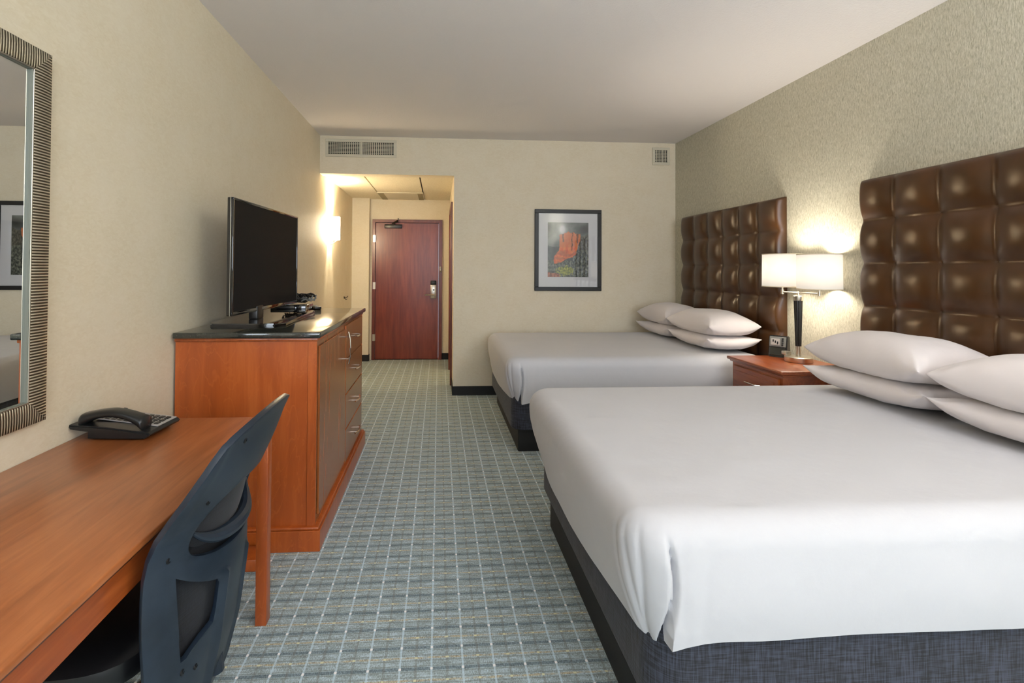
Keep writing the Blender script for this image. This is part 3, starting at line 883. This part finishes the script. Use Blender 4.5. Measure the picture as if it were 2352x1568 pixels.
def sheet_mesh(x0, x1, y0, y1, zt, seed):
    """a sheet tucked over the mattress; foot at x0, open only underneath"""
    b = B(); R = .115
    def lens(L):                       # dense near the corners
        s = [0]; d = .004
        while s[-1] < L / 2: s.append(s[-1] + d); d = min(d * 1.09, .03) if s[-1] > .16 else d
        s = [v * (L / 2) / s[-1] for v in s]
        return s + [L - v for v in reversed(s[:-1])]
    W, H = x1 - x0, y1 - y0
    segs = []
    # path: near side (y0) from head to foot corner, foot, far side, head.  each sample: (fx, fy, nx, ny) for inset 0
    Rn = R
    P = []
    def add(px, py, nx, ny, tagk): P.append((px, py, nx, ny, tagk))
    for s in lens(W - 2 * Rn): add(x1 - Rn - s, y0, 0, -1, ('n', W - 2 * Rn - s))
    for k in range(1, 26): a = pi / 2 * k / 26; add(x0 + Rn - Rn * sin(a), y0 + Rn - Rn * cos(a), -sin(a), -cos(a), ('c1', a))
    for s in lens(H - 2 * Rn): add(x0, y0 + Rn + s, -1, 0, ('f', s))
    for k in range(1, 26): a = pi / 2 * k / 26; add(x0 + Rn - Rn * cos(a), y1 - Rn + Rn * sin(a), -cos(a), sin(a), ('c2', a))
    for s in lens(W - 2 * Rn): add(x0 + Rn + s, y1, 0, 1, ('r', s))
    for k in range(1, 10): a = pi / 2 * k / 10; add(x1 - Rn + Rn * sin(a), y1 - Rn + Rn * cos(a), sin(a), cos(a), ('h', 0))
    for s in lens(H - 2 * Rn)[::3]: add(x1, y1 - Rn - s, 1, 0, ('h', 0))
    for k in range(1, 10): a = pi / 2 * k / 10; add(x1 - Rn + Rn * cos(a), y0 + Rn - Rn * sin(a), cos(a), -sin(a), ('h', 0))
    # arc length distance from the near and far foot corner (signed: + towards the near/far side)
    def cdist(i):
        k, v = P[i][4]
        if k == 'n': return v + R * pi / 4, 9
        if k == 'c1': return R * (pi / 4 - v), 9
        if k == 'f': return -(v + R * pi / 4), -(H - 2 * R - v + R * pi / 4)
        if k == 'c2': return 9, R * (v - pi / 4)
        if k == 'r': return 9, v + R * pi / 4
        return 9, 9
    D = [cdist(i) for i in range(len(P))]
    r2 = .085
    rows = []
    ns, nr = 26, 12
    for j in range(ns): rows.append(('s', j / ns))
    for j in range(nr): rows.append(('q', j / nr))
    nt = 26
    for j in range(nt): rows.append(('t', (j / nt)))
    V = []
    cx, cy = (x0 + x1) / 2, (y0 + y1) / 2
    for kind, v in rows:
        row = []
        for i, (px, py, nx, ny, tg) in enumerate(P):
            d1, d2 = D[i]; dm = min(abs(d1), abs(d2))
            hem = (.386 if tg[0] in 'nrh' else .385) - .036 * exp(-(dm / .13) ** 2) + .004 * noise3(px, py, seed, 5)
            if kind == 's':
                z = hem + (zt - r2 - hem) * v
                off = -.010 * (1 - v) ** 3 + .006 * sin(pi * min(1, v)) - .018 * exp(-(dm / .12) ** 2) * (1 - v) ** 1.4 * .3
                if tg[0] in ('f', 'c1', 'c2'): off -= .068 * max(0, 1 - dm / .60) ** 2 * (1 - v) ** 1.5
            elif kind == 'q':
                a = pi / 2 * v; z = zt - r2 + r2 * sin(a); off = -(r2 - r2 * cos(a))
            else:
                z = zt; off = -r2
            if kind == 't':
                qx, qy = px + nx * off, py + ny * off
                f = 1 - v; f = f * f * (3 - 2 * f) * .35 + f * .65
                mx_, my_ = cx + (qx - cx) * f, cy + (qy - cy) * f
                q = Vector((mx_, my_, zt + .008 * (1 - f)))
            else: q = Vector((px + nx * off, py + ny * off, z))
            zz = (z - .36) / (zt - .36)
            # pleats at the tucked corners
            if kind != 't':
                for dd in (d1, d2):
                    if abs(dd) > .5: continue
                    env = max(0, min(1, (zt - .035 - z) / .07))
                    c0 = .062 + .030 * sin(pi * max(0, min(1, (zt - z) / .34))) * 1.0
                    g = dd - c0
                    dep = -.028 * exp(-(g / .008) ** 2) * env
                    if -.075 < g < 0: dep += .014 * env * (1 + g / .075)      # lifted flap edge
                    # soft wrinkles gathered beside the pleat
                    for kk, (cw, am, wd) in enumerate(((-.015, .006, .008), (-.045, .005, .009), (-.08, .004, .012), (.13, .003, .016), (.19, .0022, .02))):
                        ph = cw + .02 * sin(3 * zz + kk)
                        dep -= am * exp(-((dd - ph) / wd) ** 2) * max(0, min(1, (zt - .01 - z) / .05)) * (.35 + .65 * sin(pi * min(1, max(0, zz))))
                    q.x += nx * dep; q.y += ny * dep
            w = .004 * noise3(q.x, q.y, q.z + seed, 4) + .0016 * noise3(q.x, q.y, q.z + seed, 11)
            if kind == 't': q.z += w * 1.1
            else: q.x += nx * w; q.y += ny * w
            row.append(b.verts.new(q))
        V.append(row)
    n = len(P)
    # inner return of the hem, so the cloth has thickness
    low = [b.verts.new(v.co + Vector((-P[i][2] * .012, -P[i][3] * .012, .004))) for i, v in enumerate(V[0])]
    V.insert(0, low)
    for a, c in zip(V, V[1:]):
        for i in range(n): b.faces.new((a[i], a[(i + 1) % n], c[(i + 1) % n], c[i]))
    b.faces.new(V[-1])
    bmesh.ops.recalc_face_normals(b, faces=b.faces)
    return b

def rounded_box(x0, x1, y0, y1, z0, z1, r, rb):
    """box with rounded vertical corners (radius r) and eased top and bottom edges (rb)"""
    b = B()
    def ring(ins, z):
        rr = max(r - ins, .002); R_ = []
        for cx, cy, a0 in ((x1 - ins - rr, y1 - ins - rr, 0), (x0 + ins + rr, y1 - ins - rr, 90), (x0 + ins + rr, y0 + ins + rr, 180), (x1 - ins - rr, y0 + ins + rr, 270)):
            for k in range(13):
                a = math.radians(a0 + 90 * k / 12); R_.append(b.verts.new((cx + rr * cos(a), cy + rr * sin(a), z)))
        return R_
    L = [(rb * (1 - sin(pi / 2 * k / 4)), z0 + rb * (1 - cos(pi / 2 * k / 4))) for k in range(5)] + [(rb * (1 - cos(pi / 2 * k / 4)), z1 - rb * (1 - sin(pi / 2 * k / 4))) for k in range(5)]
    rings = [ring(i_, z) for i_, z in L]; n = len(rings[0])
    for a, c in zip(rings, rings[1:]):
        for i in range(n): b.faces.new((a[i], a[(i + 1) % n], c[(i + 1) % n], c[i]))
    b.faces.new(list(reversed(rings[0]))); b.faces.new(rings[-1])
    bmesh.ops.recalc_face_normals(b, faces=b.faces)
    return b

def bed(y0, y1, label, seed, slabel, py0, py1, bx):
    r = thing('bed', (1.5, (y0 + y1) / 2, 0), label, 'bed')
    b = rounded_box(.592, 2.42, py0, py1, 0, .19, .01, .003); obj('plinth', b, M['plinth'], r, True)
    b = rounded_box(bx, 2.47, y0 + .034, y1 - .034, .17, .43, .10, .012)
    for v in b.verts: v.co += Vector((0, 0, 0))
    obj('box_spring', b, M['base'], r, True)
    b = rounded_box(.600, 2.46, y0 + .075, y1 - .075, .43, .655, .14, .05); obj('mattress', b, M['matb'], r, True)
    b = sheet_mesh(.492, 2.485, y0, y1, .70, seed)
    s = obj('bed_sheet', b, M['sheet'], None, smooth=True, angle=80)
    tag(s, slabel, 'bed sheet')
bed(1.243, 2.755, 'large bed nearest the camera on a dark fabric base', 1.3, 'white sheet tucked over the bed nearest the camera', 1.33, 2.60, .566)
bed(3.565, 5.085, 'bed further away beside the back wall on a dark fabric base', 7.7, 'white sheet tucked over the far bed by the back wall', 3.655, 5.0, .540)

# headboards
def headboard(y0, y1, seams, label):
    r = thing('headboard', (XR, (y0 + y1) / 2, 0), label, 'headboard')
    ztop, zbot = 1.900, .0
    rows = [1.648, 1.394, 1.141, .888, .635, .382, .129]
    ycut = [y0 - .035] + seams + [y1 + .035]; zcut = [zbot - .06] + rows[::-1] + [ztop + .03]
    def cell(v, cuts):
        for k, (a, c) in enumerate(zip(cuts, cuts[1:])):
            if v <= c: return (v - (a + c) / 2) / ((c - a) / 2)
        return 1.0
    # sample lines incl. seams
    def samples(lo, hi, cuts):
        s = [lo, hi]
        n = 150
        s += [lo + (hi - lo) * i / n for i in range(n)]
        for c in cuts: s += [c + d for d in (-.008, -.004, -.0015, 0, .0015, .004, .008) if lo < c + d < hi]
        s = sorted(set(round(v, 5) for v in s)); return s
    ys, zs = samples(y0, y1, seams), samples(zbot, ztop, rows)
    XB = XR - .001
    b = B(); V = []
    for y in ys:
        row = []
        for z in zs:
            a, c = abs(cell(y, ycut)), abs(cell(z, zcut))
            pa, pc = 1 - a ** 2.3, 1 - c ** 2.3
            h = (max(pa, 0) ** .5) * (max(pc, 0) ** .5)
            # deep at buttons, shallower along seams
            seam = .50 * max(max(pa, 0) ** .5, max(pc, 0) ** .5)
            hh = (h ** 6 + (seam * .95) ** 6) ** (1 / 6)
            hh += .05 * noise3(y, z, 3, 9) * (1 - h)
            # rounded outer edge
            e = 1.0
            for q in (y - y0, y1 - y, ztop - z):
                if q < .030: e = min(e, sqrt(max(0, 1 - (1 - q / .030) ** 2)))
            x = XB - (.012 + (.022) * e + .052 * hh * min(1, e + .1))
            row.append(b.verts.new((x, y, z)))
        V.append(row)
    for i in range(len(ys) - 1):
        for j in range(len(zs) - 1): b.faces.new((V[i][j], V[i][j + 1], V[i + 1][j + 1], V[i + 1][j]))
    per = [V[i][0] for i in range(len(ys))] + [V[-1][j] for j in range(1, len(zs))] + [V[i][-1] for i in range(len(ys) - 2, -1, -1)] + [V[0][j] for j in range(len(zs) - 2, 0, -1)]
    bk = [b.verts.new((XB, v.co.y, v.co.z)) for v in per]
    n = len(per)
    for i in range(n): b.faces.new((per[i], per[(i + 1) % n], bk[(i + 1) % n], bk[i]))
    b.faces.new(bk)
    bmesh.ops.recalc_face_normals(b, faces=b.faces)
    obj('tufted_panel', b, M['leather'], r, True, True, 70)
    proto = None
    for y in seams:
        for z in rows[:4]:
            b = B(); lathe(b, [(.0105, 0), (.0095, -.004), (.005, -.0065), (0.0005, -.0072)], (0, 0, 0), 14, 'x')
            bmesh.ops.recalc_face_normals(b, faces=b.faces)
            o = obj('button', b, M['leather'], r); o.location = Vector((XB - .0335, y, z)) - Vector(r.location)
headboard(1.345, 2.835, [1.594, 1.850, 2.107, 2.363, 2.620], 'tall brown tufted leather headboard behind the near bed at right edge')
headboard(3.545, 5.045, [3.812, 4.062, 4.312, 4.562, 4.818], 'tall brown tufted leather headboard behind the far bed')

# pillows
def pillow(cx, cy, zc, hx, hy, up, dn, rot, seed, label, group, under=None, lift=0.0):
    N = 50
    b = B(); c, s = cos(rot), sin(rot)
    def dome(u, v): return max(0, (1 - abs(u) ** 2.8)) ** .5 * max(0, (1 - abs(v) ** 3.4)) ** .5
    def P(u, v, sgn):
        # plan with pulled-in sides and pointed corners
        x = hx * u * (1 - .075 * (1 - abs(v) ** 2.4) * abs(u) ** 3); y = hy * v * (1 - .05 * (1 - abs(u) ** 2.4) * abs(v) ** 3)
        d = dome(u, v)
        h = (up if sgn > 0 else -dn) * d
        w = (.008 * noise3(x * 1.0, y, seed + sgn, 6) + .003 * noise3(x, y, seed * 2 + sgn, 17)) * min(1, 2 * d)
        cr = exp(-((1 - abs(u)) ** 2 + (1 - abs(v)) ** 2) / .12)       # wrinkles running in from the corners
        w += .005 * cr * sin(22 * (abs(u) - abs(v)) + seed) * min(1, d * 3)
        z = h + w + lift * (abs(u) * abs(v)) ** 3
        p = Vector((cx + x * c - y * s, cy + x * s + y * c, zc + z))
        if under is not None:
            f = under(p.x, p.y)
            if f is not None: p.z = max(p.z, f + (.004 if sgn < 0 else .012))
        return p
    def tt(i): t = -1 + 2 * i / N; return (sin(t * pi / 2) * .6 + t * .4)
    T = [[b.verts.new(P(tt(i), tt(j), 1)) for j in range(N + 1)] for i in range(N + 1)]
    U = [[T[i][j] if i in (0, N) or j in (0, N) else b.verts.new(P(tt(i), tt(j), -1)) for j in range(N + 1)] for i in range(N + 1)]
    for i in range(N):
        for j in range(N):
            b.faces.new((T[i][j], T[i + 1][j], T[i + 1][j + 1], T[i][j + 1]))
            b.faces.new((U[i][j], U[i][j + 1], U[i + 1][j + 1], U[i + 1][j]))
    for i in range(N + 1):
        for j in range(N + 1):
            if U[i][j] is not T[i][j] and U[i][j].co.z > T[i][j].co.z - .002: U[i][j].co.z = T[i][j].co.z - .002
    bmesh.ops.recalc_face_normals(b, faces=b.faces)
    base = Vector((cx, cy, zc - dn))
    bmesh.ops.translate(b, verts=b.verts, vec=-base)
    o = obj('pillow', b, M['pillow'], None, smooth=True, angle=80); o.location = base
    tag(o, label, 'pillow', group)
    def topf(px, py):
        dx, dy = px - cx, py - cy
        u, v = (dx * c + dy * s) / hx, (-dx * s + dy * c) / hy
        if abs(u) >= 1 or abs(v) >= 1: return None
        d = dome(u, v)
        return zc + up * d + .004 * min(1, 2 * d) + lift * (abs(u) * abs(v)) ** 3
    return topf
ZS = .709
G1, G2 = 'pillows on the near bed', 'pillows on the far bed'
def stack(cx, cy, hx, hy, rot, seed, l1, l2, g, k=1.0):
    f = pillow(cx, cy, ZS + .072 * k, hx, hy, .068 * k, .066 * k, rot, seed, l1, g, None, .040)
    pillow(cx - .004, cy, ZS + .178 * k, hx - .004, hy - .004, .150 * k, .060 * k, -rot, seed + 1, l2, g, f, .034)
stack(2.265, 2.318, .226, .345, .02, 1, 'lower white pillow of the left stack on the near bed', 'top white pillow of the left stack on the near bed', G1)
stack(2.265, 1.610, .228, .348, -.02, 3, 'lower white pillow cut off by the right edge on the near bed', 'top white pillow cut off by the right edge on the near bed', G1)
stack(2.266, 4.700, .214, .350, .02, 5, 'lower white pillow of the far left stack on the far bed', 'top white pillow of the far left stack on the far bed', G2, .95)
stack(2.262, 3.995, .216, .348, -.02, 7, 'lower white pillow beside the lamp on the far bed', 'top white pillow beside the lamp on the far bed', G2, .95)

# ------------------------------------------------------------------ nightstand, lamp and clock
NZ_ = .735
r = thing('nightstand', (2.33, 3.15, 0), 'reddish-brown wooden nightstand between the two beds', 'nightstand')
b = B(); box(b, 2.095, 2.57, 2.895, 3.415, .06, .705); obj('body', b, M['nstand'], r, True, False)
b = B(); box(b, 2.065, 2.585, 2.868, 3.442, NZ_ - .022, NZ_, .006, 3); box(b, 2.08, 2.58, 2.88, 3.43, NZ_ - .034, NZ_ - .020, .005, 2); obj('top', b, M['nstand'], r, True)
for z0, z1 in ((.52, .68), (.12, .50)):
    b = B(); box(b, 2.080, 2.096, 2.92, 3.39, z0, z1, .003, 1)
    d = obj('drawer', b, M['nstand'], r, True)
    b = B(); box(b, 2.076, 2.081, 2.955, 3.355, z0 + .03, z1 - .03, .002, 1); obj('raised_field', b, M['nstand'], d, True)
    b = B(); tube(b, [(2.078, 3.09, (z0 + z1) / 2), (2.05, 3.10, (z0 + z1) / 2), (2.05, 3.21, (z0 + z1) / 2), (2.078, 3.22, (z0 + z1) / 2)], .005, 8); obj('handle', b, M['chrome'], d, True)
b = B(); box(b, 2.10, 2.56, 2.905, 3.405, 0, .06); obj('plinth', b, M['plinth'], r, True)

def lamp():
    lx, ly = 2.412, 3.185
    z = NZ_
    r = thing('table_lamp', (lx, ly, z), 'lit nickel table lamp with two white drum shades on the nightstand', 'lamp')
    b = B(); lathe(b, [(.081, 0), (.083, .003), (.083, .033), (.079, .037), (.02, .038)], (lx, ly, z), 64); obj('base', b, M['nickel'], r, True)
    b = B(); lathe(b, [(.0155, .037), (.0155, .115)], (lx, ly, z), 32); obj('stem', b, M['nickel'], r, True)
    # fluted black column
    b = B(); n = 96; rings = []
    for h, R in ((.105, .0175), (.12, .0180), (.22, .0205), (.32, .0235), (.405, .0262), (.412, .0262)):
        ring = [b.verts.new((lx + (R - .0022 * (.5 + .5 * cos(14 * 2 * pi * i / n))) * cos(2 * pi * i / n), ly + (R - .0022 * (.5 + .5 * cos(14 * 2 * pi * i / n))) * sin(2 * pi * i / n), z + h)) for i in range(n)]
        rings.append(ring)
    for a, c in zip(rings, rings[1:]):
        for i in range(n): b.faces.new((a[i], a[(i + 1) % n], c[(i + 1) % n], c[i]))
    b.faces.new(list(reversed(rings[0]))); b.faces.new(rings[-1]); obj('fluted_column', b, M['black'], r, True)
    b = B(); lathe(b, [(.029, .410), (.030, .413), (.030, .440), (.026, .444), (.010, .446), (.010, .462)], (lx, ly, z), 32); obj('collar', b, M['nickel'], r, True)
    za = z + .462
    for (ex, ey, zo, hs) in ((2.468, 3.068, 1.224, 1), (2.408, 3.332, 1.232, 0)):
        b = B(); tube(b, [(lx, ly, za - .01), (lx, ly, za + .005), (lx + (ex - lx) * .02, ly + (ey - ly) * .02, za + .006)], .007, 10)
        tube(b, [(lx, ly, za), (lx + (ex - lx) * .95, ly + (ey - ly) * .95, za)], .0055, 10)
        lathe(b, [(.010, -.016), (.010, .016)], (ex, ey, za), 16)
        tube(b, [(ex, ey, za), (ex, ey, zo + .06)], .006, 10)
        arm = obj('swing_arm', b, M['nickel'], r, True)
        sx, sy = ex, ey
        zb, zt2 = zo, zo + .232
        b = B(); lathe(b, [(.126, 0), (.124, .230)], (sx, sy, zb), 72, 'z', False)
        sh = obj('lamp_shade', b, M['shade'], r, True)
        sd = sh.modifiers.new('thick', 'SOLIDIFY'); sd.thickness = .002
        for zz, R in ((zb + .001, .1265), (zb + .226, .1245)):
          b = B(); lathe(b, [(R + .0012, 0), (R + .0012, .006), (R - .002, .006), (R - .002, 0), (R + .0012, 0)], (sx, sy, zz - .001), 72, 'z', False)
          obj('trim_band', b, M['trim'], sh, True)
        b = B(); lathe(b, [(.010, -.05), (.012, -.02), (.024, .012), (.028, .034), (.022, .055), (.006, .064)], (sx, sy, zb + .11), 20); obj('bulb', b, M['bulb'], arm, True)
        L = bpy.data.lights.new('bedside_bulb', 'POINT'); L.energy = 19; L.color = (1, .92, .80); L.shadow_soft_size = .05
        lo = bpy.data.objects.new('bedside_bulb_light', L); COL.objects.link(lo); lo.location = (sx, sy, zb + .13)
    b = B(); box(b, lx - .06, lx - .02, ly + .04, ly + .085, z + .037, z + .062, .004, 2)
    obj('outlet_block', b, M['silver'], r, True)
lamp()

r = thing('clock_radio', (2.42, 3.385, NZ_), 'small black and grey clock radio beside the lamp on the nightstand', 'clock radio', math.radians(38))
# local: face towards -x
b = B(); t = bmesh.new(); prism(t, [(-.045, 0), (.05, 0), (.035, .145), (-.02, .150)], 'y', -.058, .058)
bmesh.ops.bevel(t, geom=t.edges[:], offset=.006, segments=2, affect='EDGES'); merge(b, t); obj('casing', b, M['black'], r)
ang = math.atan2(.025, .150)
mt = Matrix.Translation((-.0465, 0, .002)) @ Matrix.Rotation(ang, 4, 'Y')
b = B(); box(b, -.001, .002, -.052, .052, .072, .142, .002, 1, mt); fp = obj('face_panel', b, M['grey'], r)
b = B(); box(b, -.003, 0, -.012, .042, .082, .128, .001, 1, mt); obj('dial', b, M['keys'], r)
b = B()
for k in range(4): box(b, -.004, 0, -.036, -.024, .080 + k * .015, .090 + k * .015, .001, 1, mt)
for k in range(3): box(b, -.0045, -.002, -.004 + k * .014, .004 + k * .014, .088 + k * .008, .108 + k * .006, .0005, 1, mt)
obj('button', b, M['black'], r)
b = B(); box(b, -.003, .002, -.050, .050, .010, .068, .003, 1, mt); obj('speaker_grille', b, M['gloss'], r)

# curtains on the rear wall beside the window (behind the camera)
for x0, x1, lb in ((-1.22, -.78, 'beige pleated curtain left of the rear window'), (2.20, 2.56, 'beige pleated curtain right of the rear window')):
    b = B(); grid(b, 60, 12, lambda u, v: (x0 + (x1 - x0) * u, YR + .08 + .025 * sin(u * 44), .03 + 2.6 * v))
    o = obj('curtain', b, M['curtain'], None); tag(o, lb, 'curtain')
    sd = o.modifiers.new('thick', 'SOLIDIFY'); sd.thickness = .003

# floor lamp behind the camera, by the window
r = thing('floor_lamp', (2.1, -.45, 0), 'lit torchiere floor lamp beside the bed in front of the rear window', 'lamp')
b = B(); lathe(b, [(.14, 0), (.14, .02), (.02, .03)], (2.1, -.45, 0), 40); obj('base', b, M['nickel'], r, True)
b = B(); lathe(b, [(.012, .025), (.012, 1.72)], (2.1, -.45, 0), 16); obj('pole', b, M['nickel'], r, True)
b = B(); lathe(b, [(.03, 1.71), (.09, 1.74), (.17, 1.84), (.175, 1.845), (.10, 1.745), (.03, 1.72)], (2.1, -.45, 0), 40, 'z', False); obj('bowl', b, M['white'], r, True)

# ------------------------------------------------------------------ light
def area(name, loc, rot, sx, sy, e, col, spread=None):
    L = bpy.data.lights.new(name, 'AREA'); L.shape = 'RECTANGLE'; L.size = sx; L.size_y = sy; L.energy = e; L.color = col
    if spread: L.spread = spread
    o = bpy.data.objects.new(name, L); COL.objects.link(o); o.location = loc; o.rotation_euler = rot; return o
area('window_daylight', ((WX0 + WX1) / 2, YR + .02, (WZ0 + WZ1) / 2), (math.radians(90), 0, 0), WX1 - WX0, WZ1 - WZ0, 122, (.82, .90, 1.0))
def point(name, loc, e, col, r=.03):
    L = bpy.data.lights.new(name, 'POINT'); L.energy = e; L.color = col; L.shadow_soft_size = r
    o = bpy.data.objects.new(name, L); COL.objects.link(o); o.location = loc; return o
point('sconce_bulb_light', (XL + .085, SY, SZ + .05), 75, (1, .84, .60), .03)
point('bathroom_light', (.95, 6.15, 2.15), 18, (1, .80, .44), .08)
point('rear_lamp_light', (2.1, -.45, 1.785), 340, (.97, .98, 1.0), .06)
w = bpy.data.worlds.new('World'); bpy.context.scene.world = w; w.use_nodes = True
w.node_tree.nodes['Background'].inputs[0].default_value = (.75, .86, 1, 1); w.node_tree.nodes['Background'].inputs[1].default_value = 1.0

# ------------------------------------------------------------------ camera (fitted to the photograph)
F, PX, PY, YAW, PIT, ROL, H = 1139.89, 1085.87, 598.85, .068, -.0152, .0053, 1.3497
cam = bpy.data.cameras.new('Camera'); co = bpy.data.objects.new('Camera', cam); COL.objects.link(co)
rgt = Vector((cos(YAW), -sin(YAW), 0)); fw = Vector((sin(YAW), cos(YAW), 0)); up = Vector((0, 0, 1))
fw, up = cos(PIT) * fw - sin(PIT) * up, sin(PIT) * fw + cos(PIT) * up
rgt, up = cos(ROL) * rgt + sin(ROL) * up, -sin(ROL) * rgt + cos(ROL) * up
co.matrix_world = Matrix.Translation((0, 0, H)) @ Matrix((rgt, up, -fw)).transposed().to_4x4()
cam.sensor_width = 36; cam.lens = F / 2352 * 36
cam.shift_x = (1176 - PX) / 2352; cam.shift_y = (PY - 784) / 2352
cam.clip_start = .02
sc_ = bpy.context.scene; sc_.camera = co
sc_.view_settings.view_transform = 'Standard'; sc_.view_settings.look = 'None'
sc_.view_settings.exposure = 0.14; sc_.view_settings.gamma = 1; sc_.view_settings.use_curve_mapping = False
